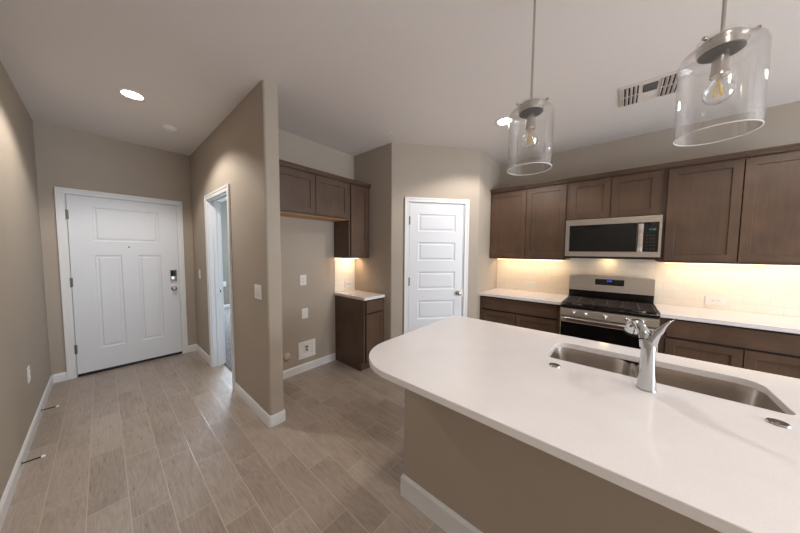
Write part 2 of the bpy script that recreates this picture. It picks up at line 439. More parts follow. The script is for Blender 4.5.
def base_prof(mb, a, b, n, h=.095, t=.013):
    """baseboard from a to b (2D), out along n, with an eased top"""
    a, b, n = Vector(a), Vector(b), Vector(n).normalized()
    sec = [(0, 0), (t, 0), (t, h - .018), (t * .55, h - .004), (t * .35, h), (0, h)]
    mb.rings([[(p.x + n.x * q, p.y + n.y * q, z) for q, z in sec] for p in (a, b)]); return mb
def bb(name, runs, label=None):
    mb = MB()
    for a, b, n in runs: base_prof(mb, a, b, n)
    return struct(mb.build(name, 'trim'))
bb('baseboard_left', [((XL, YB), (XL, YD), (1, 0))])
bb('baseboard_front', [((XL + .013, YD), (-.306, YD), (0, -1)), ((.754, YD), (XP1, YD), (0, -1))])
def base_round(mb, poly, h=.095, t=.013):
    """baseboard following an open 2D path, left side of travel is the room"""
    sec = [(0, 0), (t, 0), (t, h - .018), (t * .55, h - .004), (t * .35, h), (0, h)]; rr = []
    P = [Vector(p) for p in poly]
    for i, p in enumerate(P):
        d1 = (P[i] - P[i - 1]).normalized() if i else (P[1] - P[0]).normalized()
        d2 = (P[i + 1] - P[i]).normalized() if i < len(P) - 1 else d1
        d = (d1 + d2).normalized(); n = Vector((d.y, -d.x)); k = 1 / max(.3, n.dot(Vector((d1.y, -d1.x))))
        rr.append([(p.x + n.x * q * k, p.y + n.y * q * k, z) for q, z in sec])
    mb.rings(rr); return mb
pb = MB()
base_round(pb, ([(XP2, YA - .013), (XP2, YP + rb)] + arc(XP2 - rb, YP + rb, rb, 0, -90, 6)[1:] + arc(XP1 + rb, YP + rb, rb, 270, 180, 6) + [(XP1, 2.9735)])[::-1])
pb2 = base_prof(pb, (XP1, 3.878), (XP1, YD - .013), (-1, 0))
struct(pb.build('baseboard_partition', 'trim', smooth=True))
bb('baseboard_alcove', [((XP2, YA), (2.0, YA), (0, -1))])
bb('baseboard_pantry', [(pt(.02), pt(.163), (-NI.x, -NI.y)), (pt(1.016), pt(SL - .01), (-NI.x, -NI.y))])
bb('baseboard_bedroom', [((XP2 + .013, YBR), (XR - .013, YBR), (0, -1)), ((XR, YA + .115), (XR, YBR), (-1, 0)), ((XP2, 3.94), (XP2, YBR), (1, 0))])
bb('baseboard_back', [((XL + .013, YB), (XR, YB), (0, 1))])

# ------------------------------------------------------------------ doors
def casing(t, xf, a0, a1, top, wid, thick=.016):
    """flat casing around an opening: outer edges a0, a1 and outer top, in door-local u, v, n"""
    c = MB(xf); b = .003
    c.box(a0, a0 + wid, 0, top - wid, .0005, thick, b).box(a1 - wid, a1, 0, top - wid, .0005, thick, b).box(a0, a1, top - wid, top, .0005, thick, b)
    s = wid * .62
    c.box(a0, a0 + wid - s, 0, top, thick - .001, thick + .004, .002).box(a1 - wid + s, a1, 0, top, thick - .001, thick + .004, .002)
    c.box(a0 + wid - s, a1 - wid + s, top - wid + s, top, thick - .001, thick + .004, .002)
    return c.build('casing', 'trim', t)
def hinge(t, xf, u, v, h=.1):
    k = MB(xf); n = .011
    k.lathe([(.0035, -h / 2 - .004), (.007, -h / 2), (.007, h / 2), (.0035, h / 2 + .004)], (u, v, n), 'y', 12)
    k.box(u - .004, u + .016, v - h / 2, v + h / 2, .0004, .004)
    return k.build('hinge', 'hingem', t, True)
def knob(t, xf, u, v, n=0.):
    k = MB(xf)
    k.lathe([(.001, .0), (.033, .0), (.033, .005), (.028, .009), (.014, .012), (.011, .03), (.014, .036), (.026, .042), (.029, .052), (.026, .062), (.014, .067), (.001, .068)], (u, v, n), 'z', 28)
    return k.build('knob', 'nickel', t, True)
DOORMOLD = ((0, 0), (.007, -.006), (.014, -.008), (.026, -.008), (.036, -.002))
# entry door
d1 = thing('door_1', 'white entry door with three moulded panels and keypad lock at the hall end', 'door', (.2285, YD, 0), kind='structure')
X1 = frame((-.236, YD, 0), (1, 0, 0), (0, -1, 0)); DW = .929
casing(d1, X1, -.070, DW + .060, 2.136, .064)
MB(X1).box(-.0135, .0, 0, 2.087, -.11, .0, .001).box(DW, DW + .0145, 0, 2.087, -.11, 0, .001).box(0, DW, 2.0735, 2.087, -.11, 0, .001).box(0, .02, 0, 2.0735, -.075, -.047).box(DW - .02, DW, 0, 2.0735, -.075, -.047).box(.02, DW - .02, 2.05, 2.0735, -.075, -.047).box(.02, DW - .02, 0, .026, -.11, -.047).build('jamb', 'trim', d1)  # stop strips behind the leaf added to block light leaking in
lf = MB(X1).panel(DW - .009, 2.046, .044, [(.175, 1.533, .738, 1.928), (.178, .268, .393, 1.372), (.532, .268, .747, 1.372)], DOORMOLD, .0045, .024, -.046).build('door_leaf', 'door', d1)
MB(X1).box(.0045, DW - .0045, .002, .033, -.03, .0015, .002).build('door_sweep', 'black', d1)
for z in (1.848, 1.092, .326): hinge(d1, X1, -.002, z)
knob(d1, X1, .867, .940, -.002)
lk = MB(X1); lk.prism([(.832, 1.048), (.899, 1.048)] + [(.899, 1.194), (.832, 1.194)], -.002, .024, .006, 2)
lk = lk.build('keypad_lock', 'nickel', d1, True)
MB(X1).box(.8375, .8935, 1.108, 1.188, .0241, .027, .001).build('keypad_screen', 'bglass', lk)
MB(X1).lathe([(.001, 0), (.016, 0), (.016, .006), (.001, .007)], (.865, 1.08, .0241), 'z', 20).box(.861, .869, 1.064, 1.096, .030, .044, .002).build('thumb_turn', 'chrome', lk, True)
MB(X1).lathe([(.001, 0), (.008, 0), (.007, .003), (.001, .0032)], (.461, 1.497, -.002), 'z', 16).build('peephole', 'dnickel', d1, True)
MB(X1).box(DW - .004, DW + .003, .90, .98, -.0016, .0008).box(DW - .004, DW + .003, 1.08, 1.16, -.0016, .0008).build('latch_plate', 'nickel', d1)
# pantry door
AZ = math.atan2(DD.y, DD.x); PN = (-NI.x, -NI.y, 0)
X2 = frame((*pt(.2257), 0), (DD.x, DD.y, 0), PN); PW = .7185
o = pt(.585)
d2 = thing('door_2', 'white five panel pantry door on the angled wall', 'door', (o[0], o[1], 0), AZ, kind='structure')
casing(d2, X2, -.0613, PW + .070, 2.140, .056)
MB(X2).box(-.0165, -.0005, 0, 2.099, -.1, 0, .001).box(PW + .0005, PW + .0165, 0, 2.099, -.1, 0, .001).box(-.0005, PW + .0005, 2.0845, 2.099, -.1, 0, .001).box(-.0005, .014, 0, 2.0845, -.06, -.039).box(PW - .014, PW + .0005, 0, 2.0845, -.06, -.039).box(.014, PW - .014, 2.07, 2.0845, -.06, -.039).build('jamb', 'trim', d2)
PP = [(.117, a, .613, b) for a, b in ((1.722, 1.940), (1.352, 1.588), (.982, 1.213), (.600, .842), (.228, .470))]
MB(X2).panel(PW - .007, 2.07, .036, [(a - .0035, b - .012, c - .0035, d - .012) for a, b, c, d in PP], DOORMOLD, .0035, .012, -.038).build('door_leaf', 'door', d2)
for z in (1.855, 1.088, .30): hinge(d2, X2, -.003, z)
knob(d2, X2, .661, .932, -.002)
MB(X2).box(PW - .003, PW + .003, .90, .965, -.0016, .0008).build('latch_plate', 'nickel', d2)
# bedroom doorway
X3 = frame((XP1, 3.81, 0), (0, -1, 0), (-1, 0, 0)); BW = .77
d3 = thing('door_3', 'white cased doorway in the hall partition opening to a carpeted room', 'door', (.918, 3.425, 0), kind='structure')
casing(d3, X3, -.0676, BW + .0665, 2.1254, .0615)
jb = MB(X3); dpt = XP2 - XP1
jb.box(-.0175, 0, 0, 2.077, -dpt, 0, .001).box(BW, BW + .0175, 0, 2.077, -dpt, 0, .001).box(0, BW, 2.06, 2.077, -dpt, 0, .001)
jb.box(0, .011, 0, 2.06, -.082, -.046, .002).box(BW - .011, BW, 0, 2.06, -.082, -.046, .002).box(.011, BW - .011, 2.049, 2.06, -.082, -.046, .002)
jb.build('jamb', 'trim', d3)
sp_ = MB(X3).box(-.001, .0012, .92, .985, -.112, -.088).build('strike_plate', 'nickel', d3)
MB(X3).box(.0005, .0018, .94, .965, -.107, -.096).build('latch_hole', 'dark', sp_)
cs = MB(frame((XP2, 3.04, 0), (0, 1, 0), (1, 0, 0)))
cs.box(-.062, -.002, .013, 2.06, .0005, .014, .003).box(BW + .002, BW + .062, .013, 2.06, .0005, .014, .003).box(-.062, BW + .062, 2.06, 2.12, .0005, .014, .003)
cs.build('inner_casing', 'trim', d3)
XL3 = frame((XP2 + .02, 3.036, 0), (1, 0, 0), (0, -1, 0))
MB(XL3).panel(.762, 2.04, .035, [(.11, a, .65, b) for a, b in ((1.70, 1.92), (1.33, 1.57), (.96, 1.20), (.58, .83), (.2, .46))], DOORMOLD, 0, .015, 0).build('door_leaf', 'door', d3)

# ------------------------------------------------------------------ cabinets
SH = ((0, 0), (.0015, -.002), (.003, -.008))
def shaker(xf, u0, u1, v0, v1, t=.02, rail=.058, name='door', parent=None, m='wood', flat=False):
    w_, h_ = u1 - u0, v1 - v0; mb = MB(xf)
    pn = [] if flat else [(rail, rail, w_ - rail, h_ - rail)]
    mb.panel(w_, h_, t, pn, SH, u0, v0, .0005)
    es = [e for e in mb.bm.edges if all(abs((xf.inverted() @ v.co).z - (t + .0005)) < 1e-4 for v in e.verts) and
          (all(abs((xf.inverted() @ v.co).x - u0) < 1e-4 for v in e.verts) or all(abs((xf.inverted() @ v.co).x - u1) < 1e-4 for v in e.verts)
           or all(abs((xf.inverted() @ v.co).y - v0) < 1e-4 for v in e.verts) or all(abs((xf.inverted() @ v.co).y - v1) < 1e-4 for v in e.verts))]
    bmesh.ops.bevel(mb.bm, geom=es, offset=.002, segments=1, affect='EDGES')
    return mb.build(name, m, parent)
XW = frame((3.631, 0, 0), (0, -1, 0), (-1, 0, 0))          # wall-cabinet fronts on the range wall; u = -y
def wall_cab(label, ya, yb, z0, doors, xf=XW):
    t = thing('wall_cabinet', label, 'cabinet', ((3.631 + XR) / 2, (ya + yb) / 2, z0), group='upper cabinets on the range wall')
    c = MB(); c.box(3.631, XR - .001, yb, ya, z0, 2.297, .001); c.build('carcass', 'wood', t)
    for a, b in doors: shaker(XW, -a, -b, z0 + .018, 2.277, parent=t)
    return t
wall_cab('dark brown two door wall cabinet between the pantry corner and the microwave', YC2 - .001, .487, 1.382, [(1.392, .949), (.941, .510)])
wall_cab('short dark brown two door wall cabinet directly above the microwave', .4865, -.3, 1.838, [(.468, .103), (.096, -.274)])
wall_cab('dark brown two door wall cabinet right of the microwave', -.3005, -1.26, 1.382, [(-.330, -.777), (-.785, -1.232)])
CR = [(0, 0), (.022, 0), (.022, .008), (.030, .014), (.034, .024), (.044, .032), (.044, .042), (0, .042)]
def crown(name, pts, base, label):
    mb = MB(); rr = []
    P = [Vector(p) for p in pts]
    for i, p in enumerate(P):
        d1 = (P[i] - P[i - 1]).normalized() if i else (P[1] - P[0]).normalized()
        d2 = (P[i + 1] - P[i]).normalized() if i < len(P) - 1 else d1
        d = (d1 + d2).normalized(); n = Vector((d.y, -d.x)); k = 1 / max(.3, n.dot(Vector((d1.y, -d1.x))))
        rr.append([(p.x + n.x * q * k, p.y + n.y * q * k, base + z) for q, z in CR])
    mb.rings(rr)
    return tag(mb.build(name, 'woodh'), label, 'moulding')
crown('crown_moulding', [(3.632, YC2 - .002), (3.632, -1.26)], 2.2975, 'brown stepped crown moulding along the cabinets above the range')
# base cabinets on the range wall
XB = frame((3.352, 0, 0), (0, -1, 0), (-1, 0, 0))
def base_cab(label, ya, yb, dr, doors):
    t = thing('base_cabinet', label, 'cabinet', ((3.352 + XR) / 2, (ya + yb) / 2, 0), group='base cabinets on the range wall')
    MB().box(3.352, XR - .001, yb, ya, .11, .8835, .001).build('carcass', 'gap', t)
    MB().box(3.42, XR - .01, yb + .002, ya - .002, 0, .1098).build('toe_kick', 'wood', t)
    MB(XB).box(-ya, -dr[0] - .001, .11, .8835, .0003, .012).build('stile', 'wood', t); MB(XB).box(-dr[1] + .001, -yb, .11, .8835, .0003, .012).build('stile', 'wood', t)
    shaker(XB, -dr[0], -dr[1], .714, .866, parent=t, name='drawer_front', m='woodh', flat=True)
    for a, b in doors: shaker(XB, -a, -b, .125, .695, parent=t)
    return t
base_cab('dark brown base cabinet with one wide drawer between pantry corner and range', YC2 - .001, .4725, (1.392, .512), [(1.392, .956), (.949, .512)])
base_cab('dark brown base cabinet with one wide drawer right of the range', -.3055, -1.26, (-.352, -1.232), [(-.352, -.789), (-.796, -1.232)])
# worktops
def worktop(label, x0, x1, y0, y1):
    return tag(MB().box(x0, x1, y0, y1, .884, .919, .003, 2).build('countertop', 'quartz'), label, 'countertop')
worktop('short white quartz countertop between the pantry corner and the range', 3.307, XR - .001, .4715, YC2 - .001)
worktop('long white quartz countertop running right from the range', 3.307, XR - .001, -1.28, -.3045)
tag(MB().box(XR - .0075, XR - .0005, -1.28, YC2 - .001, .9192, 1.3815).box(XR - .0075, XR - .0005, -.2995, .486, 1.3815, 1.405).build('backsplash', 'tile'), 'white subway tile backsplash along the wall behind the range', 'backsplash')
# alcove cabinets
XF = frame((0, 2.55, 0), (1, 0, 0), (0, -1, 0))
fc = thing('wall_cabinet', 'wide shallow brown cabinet over the empty fridge space', 'cabinet', (1.49, 2.70, 1.85))
MB().box(XP2 + .001, 1.9965, 2.55, YA - .001, 1.853, 2.297, .001).build('carcass', 'wood', fc)
MB().box(XP2 + .004, 1.994, 2.572, YA - .003, 1.847, 1.8528).build('underside', 'raw', fc)
shaker(XF, 1.092, 1.533, 1.868, 2.277, parent=fc); shaker(XF, 1.541, 1.980, 1.868, 2.277, parent=fc)
nc = thing('wall_cabinet', 'tall narrow single door brown cabinet above the small lit counter', 'cabinet', (2.165, 2.70, 1.382))
MB().box(1.997, 2.3, 2.55, YA - .001, 1.382, 2.297, .001).box(2.3, XPL - .001, 2.555, 2.57, 1.382, 2.297).build('carcass', 'wood', nc)
shaker(XF, 2.020, 2.300, 1.400, 2.277, parent=nc, rail=.052)
crown('crown_moulding', [(XP2 + .001, 2.551), (XPL - .002, 2.551)], 2.2975, 'brown stepped crown moulding along the fridge alcove cabinets')
XA = frame((0, 2.286, 0), (1, 0, 0), (0, -1, 0))
ac = thing('base_cabinet', 'narrow dark brown base cabinet with one drawer and door beside the fridge space', 'cabinet', (2.17, 2.57, 0))
MB().box(2.008, XPL - .001, 2.286, YA - .001, .11, .8835, .001).box(2.008, 2.024, 2.336, YA - .001, 0, .11).build('carcass', 'wood', ac)
MB().box(2.024, XPL - .002, 2.345, 2.36, 0, .1098).build('toe_kick', 'wood', ac)
MB(XA).box(2.026, XPL - .001, .112, .882, .0002, .003).build('face_frame', 'gap', ac)
shaker(XA, 2.036, 2.328, .722, .866, parent=ac, name='drawer_front', m='woodh', flat=True)
shaker(XA, 2.036, 2.328, .125, .704, parent=ac, rail=.052)
worktop('small white quartz countertop in the fridge alcove corner', 1.992, XPL - .001, 2.252, YA - .001)
tag(MB().box(2.0, XPL - .001, YA - .0075, YA - .0005, .9192, 1.3815).build('backsplash', 'tile'), 'small white tile backsplash above the alcove counter', 'backsplash')

# under-cabinet lights
def strip_light(label, x0, x1, y0, y1, z, aim, power):
    cx, cy = (x0 + x1) / 2, (y0 + y1) / 2
    t = thing('under_cabinet_light', label, 'light', (cx, cy, z - .018))
    MB().box(x0, x1, y0, y1, z - .012, z - .0005, .002).build('housing', 'plate', t)
    MB().box(x0 + .004, x1 - .004, y0 + .004, y1 - .004, z - .016, z - .0122).build('lens', 'strip', t)
    L = area_light('led_glow', (cx, cy, z - .019), (cx + aim[0], cy + aim[1], z - .5), 1, 1, power, (1.0, .68, .41))
    return t, L
def place_strip(label, x0, x1, y0, y1, z, aim, power):
    t, L = strip_light(label, x0, x1, y0, y1, z, aim, power)
    L.data.size = x1 - x0; L.data.size_y = y1 - y0; L.rotation_euler = (0, 0, 0)
    if aim[0]: L.rotation_euler = (0, -aim[0], 0)
    if aim[1]: L.rotation_euler = (aim[1], 0, 0)
place_strip('warm light bar under the cabinet left of the microwave', 3.80, 3.83, .55, 1.37, 1.382, (.35, 0), 1.05)
place_strip('warm light bar under the cabinet right of the microwave', 3.80, 3.83, -1.22, -.36, 1.382, (.35, 0), 1.1)
place_strip('warm light bar under the narrow alcove cabinet', 2.05, 2.30, 2.72, 2.75, 1.382, (0, .35), .62)

# ------------------------------------------------------------------ gas range
Y0, Y1 = .4625, -.2965; YM = (Y0 + Y1) / 2
XG = frame((3.24, 0, 0), (0, -1, 0), (-1, 0, 0))
rg = thing('gas_range', 'stainless freestanding gas range with black cooktop between the base cabinets', 'range', (3.58, YM, 0))
MB().box(3.24, 3.93, Y1, Y0, .05, .888, .003).build('body', 'black', rg)
for x in (3.29, 3.88):
    for y in (Y1 + .05, Y0 - .05): MB().lathe([(.018, 0), (.018, .01), (.01, .012), (.01, .05)], (x, y, 0), 'z', 12).build('foot', 'black', rg)
MB().box(3.224, 3.93, Y1 - .002, Y0 + .002, .8882, .912, .006, 2).build('cooktop', 'black', rg)
gw = (Y0 - Y1 - .03) / 3
for k in range(3):                                            # three cast-iron grates
    ya = Y0 - .015 - k * gw - .002; yb = ya - gw + .004
    g = MB(); z0_, z1_ = .926, .939; bw_ = .011
    g.box(3.262, 3.262 + bw_, yb, ya, z0_, z1_, .002).box(3.745 - bw_, 3.745, yb, ya, z0_, z1_, .002)
    g.box(3.262, 3.745, ya - bw_, ya, z0_, z1_, .002).box(3.262, 3.745, yb, yb + bw_, z0_, z1_, .002)
    ym = (ya + yb) / 2
    g.box(3.262, 3.745, ym - .005, ym + .005, z0_, z1_, .002)
    for x in (3.335, 3.385, 3.435, 3.5035, 3.57, 3.62, 3.67): g.box(x - .005, x + .005, yb, ya, z0_, z1_, .002)
    for x in (3.268, 3.739):
        for y in (ya - .006, yb + .006): g.box(x - .005, x + .005, y - .005, y + .005, .9121, z0_)
    g.build('grate', 'iron', rg)
for x, y, r in ((3.385, Y0 - .13, .045), (3.62, Y0 - .13, .036), (3.5, YM, .04), (3.385, Y1 + .13, .05), (3.62, Y1 + .13, .036)):
    b = MB().lathe([(r + .012, 0), (r + .012, .003), (r, .005), (r * .98, .0085), (.001, .0085)], (x, y, .9121), 'z', 24).build('burner', 'brass' if abs(y - YM) < .01 else 'steel', rg, True)
    MB().lathe([(.001, 0), (r * .85, 0), (r * .85, .003), (r * .7, .0045), (.001, .0045)], (x, y, .9207), 'z', 24).build('burner_cap', 'iron', b, True)
cp = MB(); cp.rings([[(3.2395, y, .798), (3.206, y, .800), (3.216, y, .877), (3.2395, y, .886)] for y in (Y1, Y0)]); cp.build('control_panel', 'steel', rg)
for y in (.342, .241, .0825, -.079, -.178):
    k = MB().lathe([(.001, .002), (.0215, .002), (.0215, -.004), (.018, -.010), (.016, -.028), (.013, -.031), (.001, -.031)], (3.2105, y, .842), 'x', 24).build('knob', 'hsteel', rg, True)
    MB().box(3.170, 3.181, y - .004, y + .004, .825, .860, .002).build('knob_grip', 'hsteel', k)
od = MB(); od.box(3.212, 3.2395, Y1 + .002, Y0 - .002, .215, .792, .004)
od = od.build('oven_door', 'steel', rg)
MB().box(3.209, 3.2118, Y1 + .01, Y0 - .01, .225, .733, .001).build('door_glass', 'bglass', od)
hd = MB(); hd.box(3.163, 3.181, Y1 + .012, Y0 - .012, .742, .788, .007, 3)
for y in (Y1 + .05, Y0 - .05): hd.box(3.180, 3.2115, y - .012, y + .012, .752, .776, .003)
hd.build('handle', 'hsteel', od, True)
MB().box(3.214, 3.2395, Y1 + .002, Y0 - .002, .055, .208, .004).build('bottom_drawer', 'steel', rg)
gb = MB(); gb.box(3.80, 3.93, Y1, Y0, .9122, 1.025, .002); gb.build('vent_riser', 'black', rg)
bgp = MB(); n = 24; zt = lambda t: 1.190 + .016 * (1 - (2 * t - 1) ** 2)
bgp.rings([[(3.775, Y0 + (Y1 - Y0) * i / n, 1.020), (3.79, Y0 + (Y1 - Y0) * i / n, zt(i / n)), (3.915, Y0 + (Y1 - Y0) * i / n, zt(i / n)), (3.93, Y0 + (Y1 - Y0) * i / n, 1.0252)] for i in range(n + 1)])
bgo = bgp.build('backguard', 'steel', rg)
XD = frame((3.7735, 0, 0), (0, -1, 0), (-1, 0, 0))
def digits(xf, text, u, v, h, name, m, parent):
    segs = {'0': 'abcdef', '1': 'bc', '2': 'abged', ':': ':', '4': 'fgbc', '8': 'abcdefg'}
    g = MB(xf); w_ = h * .5; q = h * .13
    for ch in text:
        if ch == ':': g.box(u + q, u + 2 * q, v + h * .25, v + h * .38, 0, .001).box(u + q, u + 2 * q, v + h * .62, v + h * .75, 0, .001); u += h * .38; continue
        for s_ in segs[ch]:
            bx = {'a': (0, w_, h - q, h), 'g': (0, w_, h / 2 - q / 2, h / 2 + q / 2), 'd': (0, w_, 0, q), 'f': (0, q, h / 2, h), 'b': (w_ - q, w_, h / 2, h), 'e': (0, q, 0, h / 2), 'c': (w_ - q, w_, 0, h / 2)}[s_]
            g.box(u + bx[0], u + bx[1], v + bx[2], v + bx[3], 0, .001)
        u += h * .75
    return g.build(name, m, parent)
tilt = math.atan2(.015, .185)
XD = Matrix.Translation((3.7738 + .0049, 0, 1.06)) @ Matrix.Rotation(0, 4, 'Y') @ frame((0, 0, 0), (0, -1, 0), (-1, 0, 0)) @ Matrix.Rotation(-tilt, 4, 'X')
dsp = MB(XD).box(-.206, .052, .036, .104, .002, .0045, .001).build('display', 'bglass', bgo)
digits(XD, '12:00', -.104, .078, .015, 'clock', 'clockb', dsp).location = (-.0046, 0, 0)
# ------------------------------------------------------------------ microwave
mw = thing('microwave', 'stainless over the range microwave with black glass door and vertical handle', 'microwave', (3.68, .09, 1.405))
MX0, MX1 = .4725, -.2895
MB().box(3.434, XR - .01, MX1, MX0, 1.412, 1.836, .003).build('body', 'black', mw)
XM = frame((3.4338, 0, 0), (0, -1, 0), (-1, 0, 0))
MB(XM).box(-MX0, -MX1, 1.408, 1.430, 0, .014, .002).build('vent_grille', 'dark', mw)
mdr = MB(XM); mdr.panel(.592, .398, .0195, [(.035, .050, .5915, .336)], ((0, 0), (.002, -.002)), -MX0, 1.4305, 0); mdr = mdr.build('door', 'steel', mw)
MB(XM).box(-.4365, .1185, 1.4815, 1.7655, .0177, .0198, .001).build('window', 'bglass', mdr)
mh = MB(XM); mh.box(.124, .163, 1.475, 1.752, .040, .052, .004, 2).box(.130, .157, 1.50, 1.525, .0200, .040).box(.130, .157, 1.70, 1.725, .0200, .040)
mcp = MB(XM); mcp.panel(-MX1 - .1205, .398, .0195, [(.0006, .050, .151, .336)], ((0, 0), (.0005, -.001)), .1205, 1.4305, 0); mcp = mcp.build('control_panel', 'steel', mw)
MB(XM).box(.1215, .2710, 1.4815, 1.7655, .0187, .0198, .001).build('touch_panel', 'bglass', mcp)
mh.build('handle', 'hsteel', mdr, True)
dd = MB(XM).box(.190, .252, 1.683, 1.710, .0199, .0203).build('display', 'bglass', mcp)
digits(XM, '12:00', .199, 1.688, .016, 'clock', 'clockc', dd).location = (-.0204, 0, 0)
for i in range(5):
    for j in range(3): MB(XM).box(.186 + j * .024, .200 + j * .024, 1.505 + i * .033, 1.511 + i * .033, .0199, .0202).build('key', 'keyink', mcp)
MB().box(3.84, 3.90, .06, .13, 1.408, 1.4118).build('cooktop_lamp', 'strip', mw)
L = area_light('cooktop_glow', (3.87, .095, 1.404), (3.90, .095, 0),   .08, .05, .14, (1.0, .70, .40))

# ------------------------------------------------------------------ island
isl = thing('kitchen_island', 'greige half wall island with white baseboard under the large white counter', 'island', (1.55, -.2, 0))
IY0, IY1 = -1.55, .927
MB().box(1.1314, 1.25, IY0, IY1, 0, .8735).build('half_wall', 'wall', isl)
ib = MB(); base_round(ib, [(1.25, IY1), (1.1314, IY1), (1.1314, IY0)], h=.132, t=.014)
ib.build('baseboard', 'trim', isl)
icb = MB().box(1.2505, 1.975, IY0, IY1 - .012, .11, .64).box(1.2505, 1.90, IY0, IY1 - .012, 0, .11)
icb.box(1.2505, 1.975, .300, IY1 - .012, .64, .872).box(1.2505, 1.975, IY0, -.520, .64, .872).box(1.905, 1.975, -.520, .300, .64, .872)
icb.build('cabinet_body', 'wood', isl)
XI = frame((1.9755, 0, 0), (0, 1, 0), (1, 0, 0))
for a, b in ((-.50, -.115), (-.108, .28), (.30, .88), (-1.5, -1.02), (-1.01, -.53)): shaker(XI, a, b, .125, .855, parent=isl)
# worktop with the sink cut-out
SX0, SX1, SY0, SY1 = 1.546, 1.869, -.493, .275
CX0, CX1, CY0, CY1 = .832, 2.03, -1.6, 1.09
out = [(CX0, CY0), (CX1, CY0)] + arc(CX1 - .07, CY1 - .07, .07, 0, 90, 8) + arc(CX0 + .295, CY1 - .295, .295, 90, 180, 22)
hole = sink_rect(SX0, SX1, SY0, SY1, .028, .075)
ct = bmesh.new(); zt_, zb_ = .906, .874
def loop(pts, z):
    vs = [ct.verts.new((x, y, z)) for x, y in pts]
    return vs, [ct.edges.new((vs[i], vs[(i + 1) % len(vs)])) for i in range(len(vs))]
tops = {}
for z in (zt_, zb_):
    a, ea = loop(out, z); b, eb = loop(hole, z)
    bmesh.ops.triangle_fill(ct, edges=ea + eb, use_beauty=True, use_dissolve=False); tops[z] = (a, b)
for k in (0, 1):
    A, B = tops[zt_][k], tops[zb_][k]
    for i in range(len(A)): ct.faces.new((A[i], A[(i + 1) % len(A)], B[(i + 1) % len(B)], B[i]))
bmesh.ops.recalc_face_normals(ct, faces=ct.faces)
es = [e for e in ct.edges if len(e.link_faces) == 2 and abs(e.link_faces[0].normal.z - e.link_faces[1].normal.z) > .5]
bmesh.ops.bevel(ct, geom=es, offset=.003, segments=2, affect='EDGES', profile=.5)
m_ = MB(); m_.bm.free(); m_.bm = ct
tag(m_.build('countertop', 'quartz'), 'large white quartz island countertop with rounded corner and sink cut-out', 'countertop')
# sink: two bowls hung under the cut-out
sk = thing('kitchen_sink', 'stainless undermount double bowl sink set in the white island counter', 'sink', ((SX0 + SX1) / 2, (SY0 + SY1) / 2, .67))
def bowl(y0, y1, name='bowl'):
    x0, x1 = SX0 - .006, SX1 + .006; mb = MB(); zt2 = .8735
    prof = [(0, 0, .072), (.007, -.05, .07), (.022, -.15, .066), (.030, -.175, .062), (.048, -.193, .05), (.080, -.198, .035)]
    rr = [[(x, y, zt2 + dz) for x, y in sink_rect(x0 + d, x1 - d, y0 + d, y1 - d, max(.02, r - .04), max(.02, r))] for d, dz, r in prof]
    rr2 = [[(x, y, zt2 + dz - .0015) for x, y in sink_rect(x0 + d - .0015, x1 - d + .0015, y0 + d - .0015, y1 - d + .0015, max(.02, r - .04) + .0015, max(.02, r) + .0015)] for d, dz, r in prof]
    mb.rings(rr[::-1] + [rr2[0]] + rr2[1:], True, True)
    b = mb.build(name, 'sink', sk, True)
    cx, cy = (x0 + x1) / 2, (y0 + y1) / 2
    MB().lathe([(.001, .002), (.028, .002), (.034, .006), (.045, .006), (.047, .0035), (.047, .0005), (.001, .0005)], (cx, cy, zt2 - .198), 'z', 28).build('drain', 'chrome', b, True)
bowl(-.065, SY1 + .006); bowl(SY0 - .006, -.092)
MB().box(SX0 + .02, SX1 - .02, -.0918, -.0652, .85, .873, .008, 3).build('divider', 'sink', sk, True)
# faucet
fx, fy, fz = 1.445, -.106, .9062
ft = thing('kitchen_faucet', 'polished chrome single lever faucet standing at the island sink', 'faucet', (fx, fy, fz))
MB().lathe([(.0345, 0), (.0345, .003), (.033, .006)], (fx, fy, fz), 'z', 36, 1., .95).build('base_ring', 'chrome', ft, True)
def spline(P, n=6):
    P = [Vector(p) for p in P]; Q = [P[0] * 2 - P[1]] + P + [P[-1] * 2 - P[-2]]; o_ = []
    for i in range(1, len(Q) - 2):
        for k in range(n):
            t = k / n; a, b, c, d = Q[i - 1:i + 3]
            o_.append(.5 * ((2 * b) + (c - a) * t + (2 * a - 5 * b + 4 * c - d) * t * t + (3 * b - a - 3 * c + d) * t ** 3))
    return o_ + [P[-1]]
def interp(R_, n=6):
    o_ = []
    for i in range(len(R_) - 1):
        for k in range(n): o_.append(R_[i] + (R_[i + 1] - R_[i]) * k / n)
    return o_ + [R_[-1]]
bd = MB(); bd.lathe([(.033, .0061), (.0315, .03), (.029, .07), (.0265, .11), (.025, .14), (.0245, .175), (.0238, .195), (.020, .208), (.011, .216), (.001, .218)], (fx, fy, fz), 'z', 36, 1., .95)
bd.build('body', 'chrome', ft, True)
sp = spline([(fx, fy + .004, fz + .175), (fx + .004, fy + .012, fz + .218), (fx + .026, fy + .024, fz + .248), (fx + .066, fy + .036, fz + .256), (fx + .103, fy + .044, fz + .238), (fx + .118, fy + .048, fz + .210)])
spt = MB().tube(sp, interp([.0235, .0205, .018, .0185, .024, .0285]), 20).build('spout', 'chrome', ft, True)
e = Vector(sp[-1]); dv = (Vector(sp[-1]) - Vector(sp[-2])).normalized()
MB().tube([e + dv * .0005, e + dv * .012, e + dv * .014], [.029, .029, .024], 24).build('spray_head', 'dnickel', spt, True)
hp = spline([(fx, fy - .004, fz + .185), (fx - .003, fy - .013, fz + .222), (fx - .005, fy - .030, fz + .252), (fx - .007, fy - .046, fz + .281), (fx - .008, fy - .066, fz + .303)])
MB().tube(hp, interp([.0215, .0195, .016, .0105, .004]), 18, interp([1, .95, .8, .6, .4])).build('lever', 'chrome', ft, True)
